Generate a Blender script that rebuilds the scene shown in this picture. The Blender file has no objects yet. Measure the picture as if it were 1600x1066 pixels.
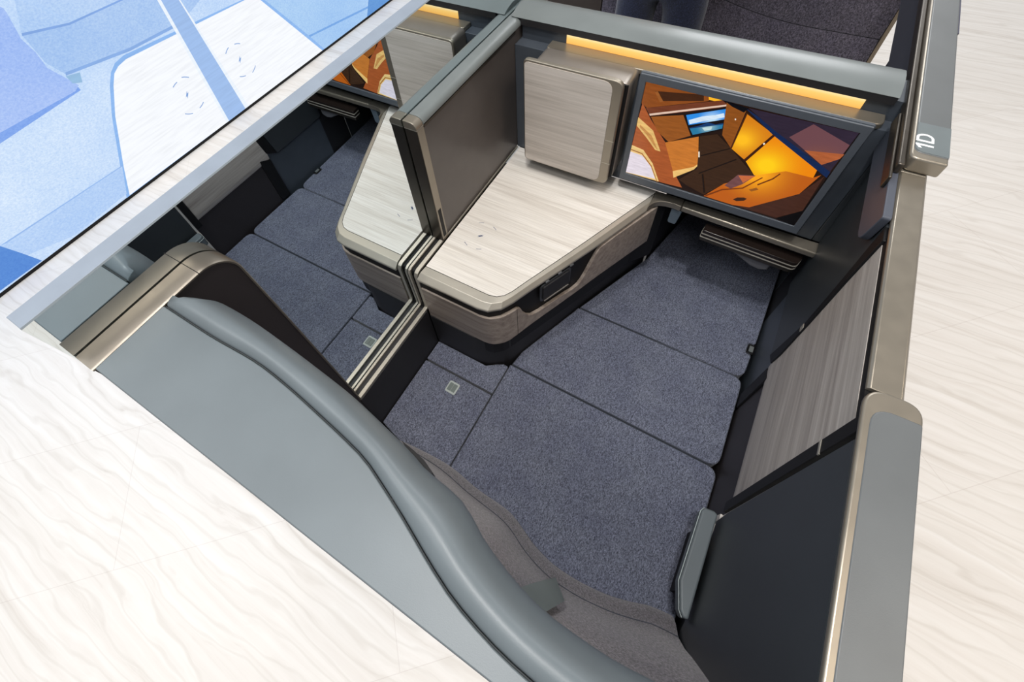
import bpy, bmesh, math, random
from mathutils import Vector, Matrix

S = bpy.context.scene
COL = S.collection
random.seed(7)

# ------------------------------------------------------------------ camera
cam = bpy.data.cameras.new('camera')
cam.sensor_width = 36.0
cam.lens = 16.2652
cam.shift_x = 0.02498
cam.shift_y = -0.06689
cam.clip_start = 0.01
cam_ob = bpy.data.objects.new('camera', cam)
cam_ob.location = (0.62, 0.0, 1.8242)
cam_ob.rotation_euler = (0.611721, 0.076936, 0.532351)
COL.objects.link(cam_ob)
S.camera = cam_ob

# ------------------------------------------------------------------ exposure, world, lights
S.view_settings.view_transform = 'Standard'
S.view_settings.look = 'None'
S.view_settings.gamma = 1.0
S.view_settings.use_curve_mapping = False
S.view_settings.exposure = 0.0

wd = bpy.data.worlds.new('world')
S.world = wd
wd.use_nodes = True
wd.node_tree.nodes['Background'].inputs[0].default_value = (0.97, 0.98, 1.0, 1)
wd.node_tree.nodes['Background'].inputs[1].default_value = 0.40


def area(name, loc, target, size, power, color=(1, 1, 1), size_y=None):
    l = bpy.data.lights.new(name, 'AREA')
    l.energy = power
    l.size = size
    l.color = color
    if size_y:
        l.shape = 'RECTANGLE'
        l.size_y = size_y
    o = bpy.data.objects.new(name, l)
    o.location = loc
    d = Vector(target) - Vector(loc)
    o.rotation_euler = d.to_track_quat('-Z', 'Y').to_euler()
    COL.objects.link(o)
    return o


# hall lights high above the stand, plus an added fill and sheen light
area('softbox', (-2.2, -1.6, 4.6), (-1.1, -0.4, 0), 2.2, 80, (0.93, 0.97, 1.0))
area('softbox', (3.2, 0.6, 4.4), (2.4, 1.4, 0), 1.6, 50, (1.0, 0.86, 0.70))
area('softbox', (0.8, -1.7, 4.8), (0.5, 0.8, 0.8), 0.8, 30, (1.0, 0.98, 0.96))  # added fill to brighten the cabinet and monitor wall fronts
area('softbox', (0.4, 6.4, 4.3), (0.5, 1.1, 1.2), 2.4, 120, (0.96, 0.98, 1.0))  # added to put a sheen along the leather ridge
area('hall_spot', (0.55, -0.15, 4.2), (0.45, 0.5, 0.5), 0.20, 44, (1.0, 0.98, 0.96))
area('hall_spot', (0.1, 0.25, 4.4), (0.3, 0.7, 0.5), 0.20, 30, (1.0, 0.98, 0.96))


# ------------------------------------------------------------------ materials
def lin(c):
    c = c / 255.0
    return c / 12.92 if c <= 0.04045 else ((c + 0.055) / 1.055) ** 2.4


def rgb(r, g, b):
    return (lin(r), lin(g), lin(b), 1.0)


class M:
    """small wrapper around a node material"""

    def __init__(self, name, color, rough=0.5, metal=0.0, spec=0.5):
        self.m = bpy.data.materials.new(name)
        self.m.use_nodes = True
        self.nt = self.m.node_tree
        self.b = self.nt.nodes['Principled BSDF']
        self.b.inputs['Base Color'].default_value = color
        self.b.inputs['Roughness'].default_value = rough
        self.b.inputs['Metallic'].default_value = metal
        self.b.inputs['Specular IOR Level'].default_value = spec

    def n(self, t, **kw):
        x = self.nt.nodes.new(t)
        for k, v in kw.items():
            setattr(x, k, v)
        return x

    def l(self, a, b):
        self.nt.links.new(a, b)

    def coords(self, scale=(1, 1, 1), rot=(0, 0, 0)):
        tc = self.n('ShaderNodeTexCoord')
        mp = self.n('ShaderNodeMapping')
        mp.inputs['Scale'].default_value = scale
        mp.inputs['Rotation'].default_value = rot
        self.l(tc.outputs['Object'], mp.inputs[0])
        return mp.outputs[0]

    def noise(self, vec, scale, detail=4, rough=0.5):
        x = self.n('ShaderNodeTexNoise')
        x.inputs['Scale'].default_value = scale
        x.inputs['Detail'].default_value = detail
        x.inputs['Roughness'].default_value = rough
        self.l(vec, x.inputs['Vector'])
        return x.outputs['Fac']

    def ramp(self, fac, stops):
        r = self.n('ShaderNodeValToRGB')
        e = r.color_ramp.elements
        e[0].position, e[0].color = stops[0]
        e[1].position, e[1].color = stops[-1]
        for p, c in stops[1:-1]:
            x = e.new(p)
            x.color = c
        self.l(fac, r.inputs[0])
        return r.outputs[0]

    def mix(self, fac, a, b, mode='MIX'):
        x = self.n('ShaderNodeMix', data_type='RGBA', blend_type=mode)
        if isinstance(fac, (int, float)):
            x.inputs[0].default_value = fac
        else:
            self.l(fac, x.inputs[0])
        for i, v in ((6, a), (7, b)):
            if isinstance(v, tuple):
                x.inputs[i].default_value = v
            else:
                self.l(v, x.inputs[i])
        return x.outputs[2]

    def bump(self, h, strength=0.2, dist=0.001):
        x = self.n('ShaderNodeBump')
        x.inputs['Strength'].default_value = strength
        x.inputs['Distance'].default_value = dist
        self.l(h, x.inputs['Height'])
        self.l(x.outputs[0], self.b.inputs['Normal'])

    def color(self, sock):
        self.l(sock, self.b.inputs['Base Color'])


def scale_c(c, k):
    return (c[0] * k, c[1] * k, c[2] * k, 1.0)


def leather(name, c, rough=0.45):
    m = M(name, c, rough, 0, 0.4)
    v = m.coords()
    m.color(m.ramp(m.noise(v, 9, 3), [(0.3, scale_c(c, 0.93)), (0.7, scale_c(c, 1.06))]))
    m.bump(m.noise(v, 900, 2), 0.12, 0.0006)
    return m.m


def fabric(name, c, c2, scale=420.0, stripe=True):
    m = M(name, c, 0.92, 0, 0.15)
    v = m.coords((1.0, 2.4, 1.0), (0, 0, 0.5))
    n1 = m.noise(v, scale, 3, 0.7)
    v2 = m.coords((2.2, 1.0, 1.0), (0, 0, 0.5))
    n2 = m.noise(v2, scale * 0.8, 2, 0.6)
    mx = m.n('ShaderNodeMath', operation='MULTIPLY')
    m.l(n1, mx.inputs[0]); m.l(n2, mx.inputs[1])
    col = m.ramp(mx.outputs[0], [(0.12, c2), (0.25, c), (0.40, scale_c(c, 2.0))])
    big = m.ramp(m.noise(m.coords(), 14, 3), [(0.3, (0.88, 0.88, 0.92, 1)), (0.7, (1.08, 1.08, 1.06, 1))])
    m.color(m.mix(1.0, col, big, 'MULTIPLY'))
    m.b.inputs['Sheen Weight'].default_value = 0.25
    m.bump(mx.outputs[0], 0.5, 0.0015)
    return m.m


def wood(name, ca, cb, cc, axis=0, rough=0.4, spec=0.5):
    """fine straight grain running along the given object axis"""
    m = M(name, ca, rough, 0, spec)
    s = [60.0, 60.0, 60.0]
    s[axis] = 2.2
    v = m.coords(tuple(s))
    n1 = m.noise(v, 1.0, 5, 0.62)
    s2 = [260.0, 260.0, 260.0]
    s2[axis] = 7.0
    n2 = m.noise(m.coords(tuple(s2)), 1.0, 3, 0.6)
    base = m.ramp(n1, [(0.28, cc), (0.5, ca), (0.72, cb)])
    fine = m.ramp(n2, [(0.3, (0.86, 0.85, 0.84, 1)), (0.7, (1.07, 1.07, 1.07, 1))])
    m.color(m.mix(1.0, base, fine, 'MULTIPLY'))
    return m.m


def metal(name, c, rough=0.32, metallic=1.0):
    m = M(name, c, rough, metallic)
    v = m.coords((1, 1, 1))
    r = m.ramp(m.noise(v, 30, 3), [(0.3, (rough * 0.85,) * 3 + (1,)), (0.7, (rough * 1.15,) * 3 + (1,))])
    m.l(r, m.b.inputs['Roughness'])
    return m.m


def plain(name, c, rough=0.5, metal_=0.0, spec=0.5):
    m = M(name, c, rough, metal_, spec)
    m.color(m.ramp(m.noise(m.coords(), 25, 3), [(0.3, scale_c(c, 0.95)), (0.7, scale_c(c, 1.05))]))
    return m.m


def emit(name, c, strength=1.0):
    m = M(name, (0, 0, 0, 1), 0.25)
    m.b.inputs['Emission Color'].default_value = c
    m.b.inputs['Emission Strength'].default_value = strength
    return m.m


LEATHER = leather('grey_green_leather', rgb(102, 110, 114), 0.40)
LEATHER_DARK = leather('charcoal_leather', rgb(53, 57, 60), 0.4)
LEATHER_CAP = leather('slate_grey_leather', rgb(114, 120, 120), 0.30)
LEATHER_INLAY = leather('grey_inlay_leather', rgb(98, 101, 102), 0.36)
FABRIC = fabric('blue_grey_weave', rgb(102, 106, 121), rgb(46, 49, 60), 260.0)
FABRIC_BACK = fabric('brown_grey_weave', rgb(106, 100, 106), rgb(40, 37, 41), 200.0)
FABRIC_NEXT = fabric('charcoal_weave', rgb(74, 70, 80), rgb(36, 34, 40), 160.0)
PIPING = plain('piping', rgb(58, 62, 72), 0.8)
WOOD_PALE = wood('pale_ash', rgb(222, 217, 209), rgb(234, 230, 224), rgb(203, 196, 187), 0, 0.35)
WOOD_DOOR = wood('grey_ash', rgb(198, 189, 180), rgb(212, 204, 196), rgb(178, 169, 160), 0, 0.4)
WOOD_SKIRT = wood('brown_ash', rgb(160, 148, 138), rgb(180, 168, 158), rgb(128, 116, 108), 0, 0.4)
WOOD_WALL = wood('taupe_ash', rgb(190, 182, 174), rgb(210, 203, 195), rgb(158, 149, 142), 1, 0.4)
BRONZE = metal('champagne_bronze', rgb(150, 142, 129), 0.36, 0.7)
BRONZE_TRIM = metal('bronze_trim', rgb(124, 117, 107), 0.42, 0.75)
BRONZE_DARK = metal('dark_bronze', rgb(86, 80, 73), 0.34, 0.85)
BRONZE_LIGHT = metal('pale_bronze', rgb(186, 180, 168), 0.42, 0.6)
BLACK = plain('matt_black', rgb(21, 20, 21), 0.55, 0.0, 0.25)
BLACK_SOFT = plain('soft_black', rgb(33, 32, 34), 0.55)
BROWN_BLACK = plain('brown_black_panel', rgb(44, 39, 40), 0.5)
PANEL_GREY = plain('warm_grey_panel', rgb(84, 78, 75), 0.33)
SLATE = plain('slate_paint', rgb(70, 76, 84), 0.38)
MIRROR_BACK = plain('blue_grey_paint', rgb(132, 141, 153), 0.5)
CHARGE = plain('slate_blue_print', rgb(70, 84, 120), 0.5)
WHITE_PRINT = plain('white_print', rgb(245, 245, 245), 0.5)
GREY_PLASTIC = plain('grey_plastic', rgb(172, 180, 177), 0.4)
PALE_EDGE = plain('pale_edge', rgb(238, 232, 224), 0.4)
SEAM_DARK = plain('seam_thread', rgb(48, 52, 54), 0.8)


# ------------------------------------------------------------------ geometry helpers
def obj(name, bm, mat, parent=None, bevel=0.0, seg=2, smooth=True, angle=35):
    me = bpy.data.meshes.new(name)
    bmesh.ops.recalc_face_normals(bm, faces=bm.faces)
    bm.to_mesh(me)
    bm.free()
    mats = mat if isinstance(mat, list) else [mat]
    for mm in mats:
        me.materials.append(mm)
    o = bpy.data.objects.new(name, me)
    COL.objects.link(o)
    if parent:
        o.parent = parent
        o.matrix_parent_inverse = Matrix.Translation(-parent.location)
    if bevel > 0:
        b = o.modifiers.new('bevel', 'BEVEL')
        b.width = bevel
        b.segments = seg
        b.limit_method = 'ANGLE'
        b.angle_limit = math.radians(angle)
    if smooth:
        for p in me.polygons:
            p.use_smooth = True
        me.set_sharp_from_angle(angle=math.radians(angle))
    return o


def tag(o, label=None, cat=None, group=None, kind=None):
    if label: o['label'] = label
    if cat: o['category'] = cat
    if group: o['group'] = group
    if kind: o['kind'] = kind
    return o


def thing(name, label, cat, loc, group=None):
    o = bpy.data.objects.new(name, None)
    o.empty_display_size = 0.05
    o.location = loc
    COL.objects.link(o)
    return tag(o, label, cat, group)


def box_into(bm, x0, x1, y0, y1, z0, z1):
    vs = [bm.verts.new((x, y, z)) for z in (z0, z1) for (x, y) in ((x0, y0), (x1, y0), (x1, y1), (x0, y1))]
    for f in ((3, 2, 1, 0), (4, 5, 6, 7), (0, 1, 5, 4), (1, 2, 6, 5), (2, 3, 7, 6), (3, 0, 4, 7)):
        bm.faces.new([vs[i] for i in f])


def box(*a):
    bm = bmesh.new()
    box_into(bm, *a)
    return bm


def prism(pts, axis, a, b, bm=None):
    """extrude a 2D outline: axis 2 -> (x,y), axis 1 -> (x,z), axis 0 -> (y,z)"""
    bm = bm or bmesh.new()

    def P(p, t):
        if axis == 2: return (p[0], p[1], t)
        if axis == 1: return (p[0], t, p[1])
        return (t, p[0], p[1])
    lo = [bm.verts.new(P(p, a)) for p in pts]
    hi = [bm.verts.new(P(p, b)) for p in pts]
    n = len(pts)
    bm.faces.new(lo)
    bm.faces.new(list(reversed(hi)))
    for i in range(n):
        j = (i + 1) % n
        bm.faces.new((lo[i], lo[j], hi[j], hi[i]))
    return bm


def rounded(pts, r, seg=6):
    """round the corners of a polygon; r is a number or one per corner"""
    out = []
    n = len(pts)
    for i in range(n):
        rr = r[i] if isinstance(r, (list, tuple)) else r
        p = Vector(pts[i]); a = Vector(pts[i - 1]); c = Vector(pts[(i + 1) % n])
        if rr <= 0:
            out.append(tuple(p)); continue
        u = (a - p).normalized(); v = (c - p).normalized()
        ang = u.angle(v)
        d = min(rr / math.tan(ang / 2), (a - p).length * 0.49, (c - p).length * 0.49)
        s = p + u * d; e = p + v * d
        for k in range(seg + 1):
            t = k / seg
            out.append(tuple((s * (1 - t) ** 2) + (p * 2 * t * (1 - t)) + (e * t * t)))
    return out


def rect(x0, x1, y0, y1):
    return [(x0, y0), (x1, y0), (x1, y1), (x0, y1)]


def loft(rows, closed=False, caps=False, bm=None):
    bm = bm or bmesh.new()
    vv = [[bm.verts.new(p) for p in r] for r in rows]
    n = len(rows[0])
    for a, b in zip(vv[:-1], vv[1:]):
        for i in range(n if closed else n - 1):
            j = (i + 1) % n
            bm.faces.new((a[i], a[j], b[j], b[i]))
    if caps:
        bm.faces.new(list(reversed(vv[0])))
        bm.faces.new(vv[-1])
    return bm


def tube(path, r, seg=8, bm=None, closed=False):
    bm = bm or bmesh.new()
    pts = [Vector(p) for p in path]
    n = len(pts)
    rows = []
    for i, p in enumerate(pts):
        if closed:
            d = (pts[(i + 1) % n] - pts[i - 1])
        else:
            d = (pts[min(i + 1, n - 1)] - pts[max(i - 1, 0)])
        d.normalize()
        up = Vector((0, 0, 1)) if abs(d.z) < 0.9 else Vector((1, 0, 0))
        a = d.cross(up).normalized(); b = a.cross(d).normalized()
        rows.append([tuple(p + r * (math.cos(t) * a + math.sin(t) * b)) for t in [2 * math.pi * k / seg for k in range(seg)]])
    if closed:
        rows.append(rows[0])
        loft(rows, True, False, bm)
        bmesh.ops.remove_doubles(bm, verts=bm.verts, dist=1e-6)
    else:
        loft(rows, True, True, bm)
    return bm


def interp(xs, pts):
    """piecewise smooth interpolation through (x, v) points"""
    out = []
    n = len(pts)
    for x in xs:
        if x <= pts[0][0]:
            out.append(pts[0][1]); continue
        if x >= pts[-1][0]:
            out.append(pts[-1][1]); continue
        for i in range(n - 1):
            if pts[i][0] <= x <= pts[i + 1][0]:
                break
        x0, y0 = pts[i]; x1, y1 = pts[i + 1]
        m0 = (pts[i + 1][1] - pts[max(i - 1, 0)][1]) / (pts[i + 1][0] - pts[max(i - 1, 0)][0])
        k = min(i + 2, n - 1)
        m1 = (pts[k][1] - y0) / (pts[k][0] - x0)
        h = x1 - x0; t = (x - x0) / h
        out.append((2 * t ** 3 - 3 * t * t + 1) * y0 + (t ** 3 - 2 * t * t + t) * h * m0 + (-2 * t ** 3 + 3 * t * t) * y1 + (t ** 3 - t * t) * h * m1)
    return out


def linspace(a, b, n):
    return [a + (b - a) * i / (n - 1) for i in range(n)]


def ribbon(path, z0, z1, thick, bm=None):
    """a wall along a plan path; z0/z1 numbers or one per point; thickness goes to the left of travel"""
    bm = bm or bmesh.new()
    n = len(path)
    rows = []
    for i, p in enumerate(path):
        a = Vector(path[max(i - 1, 0)]); b = Vector(path[min(i + 1, n - 1)])
        d = (b - a).normalized()
        nrm = Vector((-d.y, d.x))
        q = Vector(p) + nrm * thick
        lo = z0[i] if isinstance(z0, (list, tuple)) else z0
        hi = z1[i] if isinstance(z1, (list, tuple)) else z1
        rows.append([(p[0], p[1], lo), (p[0], p[1], hi), (q.x, q.y, hi), (q.x, q.y, lo)])
    return loft(rows, True, True, bm)


def lean(bm):
    """the aisle wall leans in slightly towards the top"""
    for v in bm.verts:
        v.co.x += (1.19 - max(v.co.z, 0.62)) * 0.047
    return bm

TV_IMAGE = [
  ('cabin_wall', (139, 74, 28), [(0.3979, 1.178), (0.5417, 1.1777), (0.5455, 1.1652), (0.4162, 1.1097), (0.3978, 1.1183)]),
  ('overhead_bin', (66, 36, 18), [(0.426, 1.1578), (0.5309, 1.1772), (0.5354, 1.1623), (0.4429, 1.1359)]),
  ('cove_glow', (255, 185, 40), [(0.541, 1.1775), (0.5741, 1.1768), (0.559, 1.1682), (0.5445, 1.1684)]),
  ('side_wall', (165, 85, 42), [(0.4037, 1.12), (0.4327, 1.0811), (0.4806, 1.0285), (0.519, 0.9514), (0.5558, 0.9035), (0.5114, 0.8999), (0.3994, 0.896), (0.3992, 0.9972), (0.4019, 1.0764)]),
  ('window_rim', (226, 184, 112), [(0.4014, 1.0787), (0.4445, 1.0524), (0.4759, 0.9972), (0.4618, 0.9976), (0.4339, 1.0254), (0.4019, 1.0538)]),
  ('window_rim', (232, 196, 128), [(0.3974, 0.9921), (0.4329, 0.9871), (0.4649, 0.9534), (0.4939, 0.8999), (0.3997, 0.8942)]),
  ('window', (226, 216, 226), [(0.3995, 0.9704), (0.4345, 0.9684), (0.4631, 0.9409), (0.4825, 0.9051), (0.3992, 0.8971)]),
  ('ridge', (112, 58, 36), [(0.4142, 1.1091), (0.5712, 1.1747), (0.5832, 1.1684), (0.5854, 1.1619), (0.4286, 1.0905)]),
  ('ridge_highlight', (226, 196, 176), [(0.4253, 1.0962), (0.5831, 1.1676), (0.5844, 1.1637), (0.4276, 1.0912)]),
  ('cabinet', (148, 84, 32), [(0.4309, 1.0893), (0.5024, 1.116), (0.5331, 1.067), (0.488, 1.0326), (0.4557, 1.0536)]),
  ('monitor_bezel', (22, 15, 15), [(0.5031, 1.1162), (0.5854, 1.164), (0.5993, 1.1069), (0.5372, 1.0639)]),
  ('sky', (44, 140, 228), [(0.5085, 1.1179), (0.5849, 1.157), (0.5898, 1.1313), (0.521, 1.0937)]),
  ('cloud', (214, 232, 248), [(0.5174, 1.1067), (0.5429, 1.1248), (0.5691, 1.1365), (0.5841, 1.1463), (0.589, 1.1368), (0.5594, 1.1199), (0.5224, 1.097)]),
  ('mountain', (22, 60, 110), [(0.5251, 1.0873), (0.5429, 1.0988), (0.5595, 1.1135), (0.5764, 1.1134), (0.5914, 1.1218), (0.592, 1.1156), (0.5268, 1.084)]),
  ('water', (40, 120, 160), [(0.526, 1.0857), (0.5915, 1.1182), (0.5931, 1.1077), (0.5369, 1.0708)]),
  ('water_glint', (190, 215, 215), [(0.5515, 1.0959), (0.5712, 1.1061), (0.5719, 1.0979), (0.559, 1.0899)]),
  ('table', (198, 118, 46), [(0.4806, 1.0285), (0.5511, 1.0707), (0.5727, 0.9925), (0.5665, 0.975), (0.5264, 0.9307), (0.519, 0.9514)]),
  ('table_edge', (236, 192, 116), [(0.5197, 0.9487), (0.5648, 0.981), (0.5723, 0.994), (0.5733, 0.9889), (0.5671, 0.9729), (0.527, 0.9285)]),
  ('bed', (58, 37, 22), [(0.5537, 1.0725), (0.5875, 1.0903), (0.6261, 1.0648), (0.6627, 1.0354), (0.7013, 1.0074), (0.6463, 0.9576), (0.6129, 0.9038), (0.5655, 0.9169), (0.5406, 0.9276), (0.574, 0.978)]),
  ('bed_seam', (28, 17, 10), [(0.5704, 1.0213), (0.6249, 1.0628), (0.6273, 1.0612), (0.5714, 1.018)]),
  ('bed_seam', (28, 17, 10), [(0.5812, 0.9678), (0.6472, 1.0387), (0.6501, 1.0368), (0.5822, 0.9642)]),
  ('panel', (140, 78, 26), [(0.5809, 1.1754), (0.6246, 1.1713), (0.6261, 1.0648), (0.5984, 1.0916)]),
  ('panel_glow', (214, 126, 20), [(0.6275, 1.1587), (0.6947, 1.1263), (0.6636, 1.0434), (0.6285, 1.0632)]),
  ('panel_bright', (236, 134, 10), [(0.6993, 1.1234), (0.8078, 1.0671), (0.8102, 1.0432), (0.7724, 1.0007), (0.6989, 1.0086), (0.6685, 1.0402)]),
  ('seat_shell', (186, 92, 22), [(0.7009, 1.0084), (0.7547, 1.0433), (0.8093, 1.0453), (0.8202, 1.0583), (0.8045, 0.993), (0.7241, 0.9089), (0.6861, 0.9002), (0.614, 0.9), (0.6463, 0.9576)]),
  ('seat_base', (66, 38, 28), [(0.6861, 0.9002), (0.7241, 0.9089), (0.8045, 0.993), (0.8271, 1.0577), (0.8312, 0.9485), (0.79, 0.9026)]),
  ('aisle', (46, 36, 52), [(0.6277, 1.1723), (0.8334, 1.1759), (0.8309, 1.0706), (0.6969, 1.1337)]),
  ('aisle_panel', (108, 70, 76), [(0.7255, 1.1292), (0.7538, 1.1716), (0.8324, 1.1454), (0.8315, 1.1095), (0.8087, 1.0845)]),
  ('aisle_glow', (172, 92, 52), [(0.7646, 1.1077), (0.8353, 1.1223), (0.8319, 1.1088), (0.8091, 1.0836)]),
  ('ledge', (18, 38, 78), [(0.617, 1.1733), (0.6494, 1.1598), (0.6965, 1.1345), (0.8319, 1.072), (0.8322, 1.0553), (0.6955, 1.1244)]),
  ('ledge_end', (6, 8, 16), [(0.5738, 1.1775), (0.6277, 1.1723), (0.6218, 1.1599), (0.595, 1.1668)]),
  ('pillow', (112, 72, 72), [(0.6494, 0.9543), (0.6667, 0.9971), (0.7032, 1.0093), (0.685, 0.973), (0.6653, 0.9495)]),
  ('armrest_panel', (60, 34, 22), [(0.6819, 0.9186), (0.6885, 0.929), (0.7024, 0.9353), (0.7101, 0.934), (0.7061, 0.925), (0.6908, 0.9166)]),
  ('shadow_corner', (8, 6, 7), [(0.8312, 0.9485), (0.8322, 1.0553), (0.8341, 1.0777), (0.8334, 1.1759), (0.8359, 1.1738), (0.8339, 0.8948), (0.7907, 0.901)]),
  ('bin_post', (150, 88, 40), [(0.426, 1.1578), (0.4325, 1.1605), (0.4502, 1.1389), (0.4431, 1.135)]),
  ('window_rim', (196, 140, 78), [(0.41, 1.0615), (0.4449, 1.0387), (0.4691, 1.0002), (0.4571, 1.0111), (0.4313, 1.0377), (0.4106, 1.0541)]),
  ('rim_line', (168, 108, 52), [(0.3976, 0.981), (0.4329, 0.9781), (0.4644, 0.9474), (0.4913, 0.8989), (0.4896, 0.8981), (0.4628, 0.9444), (0.4319, 0.9743), (0.3982, 0.9778)]),
  ('panel_seam', (60, 26, 10), [(0.6947, 1.1263), (0.6997, 1.1249), (0.6692, 1.0404), (0.6631, 1.0427)]),
  ('panel_seam', (74, 36, 12), [(0.6268, 1.1614), (0.6297, 1.1593), (0.6295, 1.0625), (0.6259, 1.0632)]),
  ('spark', (250, 240, 225), [(0.6095, 1.141), (0.6121, 1.1418), (0.6133, 1.1382), (0.6108, 1.1374)]),
  ('spark', (250, 240, 225), [(0.6842, 1.0994), (0.6876, 1.1015), (0.6892, 1.0974), (0.6864, 1.0955)]),
  ('spark', (250, 240, 225), [(0.5627, 1.0311), (0.5652, 1.032), (0.57, 1.0159), (0.5674, 1.0149)]),
  ('shell_line', (110, 52, 14), [(0.7147, 0.9868), (0.7373, 1.0154), (0.7458, 1.0346), (0.7482, 1.033), (0.7401, 1.0128), (0.7168, 0.9833)]),
  ('shell_line', (120, 56, 16), [(0.6148, 0.9047), (0.6474, 0.9417), (0.6882, 0.9641), (0.7169, 1.0107), (0.7191, 1.0089), (0.6908, 0.9612), (0.6495, 0.9378), (0.6197, 0.9026)]),
  ('tag', (150, 88, 30), [(0.7039, 0.9641), (0.7167, 0.9765), (0.7232, 0.9725), (0.7111, 0.9604)]),
  ('pillow_lit', (196, 104, 60), [(0.6682, 0.996), (0.7016, 1.0076), (0.6849, 0.9786), (0.6767, 0.9874)]),
  ('bed_seam', (30, 18, 11), [(0.5894, 0.9683), (0.5931, 0.9698), (0.6142, 0.9137), (0.6104, 0.912)]),
]
LIGHTBOX = [
  ('cushion_back', (178, 205, 242), [(0.684, 0.896), (0.876, 0.854), (1.219, 0.843), (1.577, 0.692), (1.362, 0.628), (1.039, 0.643), (0.714, 0.687), (0.679, 0.767)]),
  ('seam', (130, 168, 228), [(0.688, 0.904), (0.881, 0.86), (1.213, 0.846), (1.231, 0.838), (0.876, 0.851), (0.682, 0.894)]),
  ('seam', (136, 174, 230), [(0.717, 0.697), (1.046, 0.652), (1.361, 0.64), (1.359, 0.625), (1.038, 0.638), (0.709, 0.684)]),
  ('cushion_top', (190, 214, 246), [(0.708, 1.102), (0.793, 1.068), (0.688, 0.904), (0.881, 0.86), (1.213, 0.846), (1.245, 0.885)]),
  ('pillow_shadow', (128, 166, 236), [(0.229, 0.627), (0.328, 0.625), (0.717, 0.622), (0.716, 0.601), (0.5, 0.592), (0.288, 0.583), (0.185, 0.581)]),
  ('pillow', (172, 196, 246), [(0.655, 1.071), (0.701, 1.008), (0.699, 0.988), (0.67, 0.888), (0.677, 0.82), (0.669, 0.748), (0.725, 0.623), (0.693, 0.609), (0.493, 0.615), (0.324, 0.62), (0.229, 0.627)]),
  ('tag', (150, 190, 226), [(0.706, 0.684), (0.769, 0.668), (0.747, 0.626), (0.708, 0.643)]),
  ('console_edge', (140, 184, 240), [(0.84, 0.552), (0.887, 0.6), (0.933, 0.627), (0.994, 0.637), (1.872, 0.567), (1.917, 0.548), (2.245, -0.013), (1.281, -0.021), (0.507, 0.008), (0.603, 0.19), (0.747, 0.426)]),
  ('console', (247, 250, 255), [(0.855, 0.543), (0.897, 0.588), (0.936, 0.607), (0.992, 0.617), (1.878, 0.561), (2.22, 0.009), (1.289, -0.009), (0.529, 0.024), (0.616, 0.18), (0.76, 0.417)]),
  ('divider_edge', (238, 246, 255), [(1.315, 0.789), (1.428, 0.74), (1.468, -0.014), (1.273, -0.008)]),
  ('divider', (158, 190, 236), [(1.333, 0.781), (1.421, 0.743), (1.438, 0.016), (1.293, 0.015)]),
  ('seat_side', (166, 202, 242), [(1.918, 0.531), (2.826, 0.143), (2.762, -0.027), (2.247, -0.01)]),
  ('seat_side_seam', (120, 168, 228), [(2.813, 0.085), (2.807, 0.071), (2.156, 0.156), (2.152, 0.17)]),
  ('footwell', (96, 150, 214), [(2.831, 0.141), (3.174, -0.006), (2.76, -0.031)]),
  ('stitch', (150, 186, 238), [(-0.085, 0.215), (0.612, 0.188), (0.608, 0.183), (-0.092, 0.208)]),
  ('hem', (184, 210, 246), [(-0.092, 0.208), (0.608, 0.183), (0.523, 0.044), (0.184, 0.031), (-0.054, 0.105), (-0.06, 0.213)]),
  ('shade', (84, 138, 214), [(-0.091, 0.265), (-0.062, 0.21), (-0.036, 0.124), (-0.011, 0.029), (-0.228, 0.034), (-0.296, 0.051)]),
]
# ================================================================== the floor
def make_floor():
    m = M('whitewashed_floor', rgb(226, 217, 206), 0.42, 0, 0.4)
    ang = math.radians(-45)
    v = m.coords((0.55, 17.0, 1.0), (0, 0, ang))
    w = m.n('ShaderNodeTexWave', wave_type='BANDS', bands_direction='Y')
    # long grain: strongly stretched noise distorted by a broad one
    dist = m.noise(m.coords((0.9, 3.2, 1), (0, 0, ang)), 1.6, 3)
    mp = m.n('ShaderNodeVectorMath', operation='MULTIPLY_ADD')
    comb = m.n('ShaderNodeCombineXYZ')
    m.l(dist, comb.inputs[1])
    m.l(comb.outputs[0], mp.inputs[0])
    mp.inputs[1].default_value = (0, 3.0, 0)
    m.l(v, mp.inputs[2])
    n1 = m.noise(mp.outputs[0], 1.5, 5, 0.6)
    w.inputs['Scale'].default_value = 0.55
    w.inputs['Distortion'].default_value = 1.2
    w.inputs['Detail'].default_value = 3
    m.l(mp.outputs[0], w.inputs['Vector'])
    c = m.ramp(n1, [(0.25, rgb(213, 205, 196)), (0.42, rgb(231, 225, 218)), (0.6, rgb(238, 233, 227)), (0.8, rgb(243, 239, 235))])
    lines = m.ramp(w.outputs['Fac'], [(0.0, (0.85, 0.83, 0.81, 1)), (0.14, (1, 1, 1, 1)), (1.0, (1.01, 1.0, 1.0, 1))])
    c = m.mix(0.45, c, m.mix(1.0, c, lines, 'MULTIPLY'))
    # board joints
    br = m.n('ShaderNodeTexBrick')
    br.inputs['Scale'].default_value = 1.0
    br.inputs['Brick Width'].default_value = 1.9
    br.inputs['Row Height'].default_value = 0.52
    br.inputs['Mortar Size'].default_value = 0.0012
    br.inputs['Color1'].default_value = (1, 1, 1, 1)
    br.inputs['Color2'].default_value = (0.975, 0.972, 0.965, 1)
    br.inputs['Mortar'].default_value = (0.88, 0.86, 0.85, 1)
    m.l(m.coords((1, 1, 1), (0, 0, ang)), br.inputs['Vector'])
    m.color(m.mix(1.0, c, br.outputs['Color'], 'MULTIPLY'))
    m.bump(n1, 0.05, 0.001)
    bm = box(-6, 7, -5, 9, -0.05, 0)
    return tag(obj('floor', bm, m.m, smooth=False), kind='structure')


make_floor()


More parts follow.
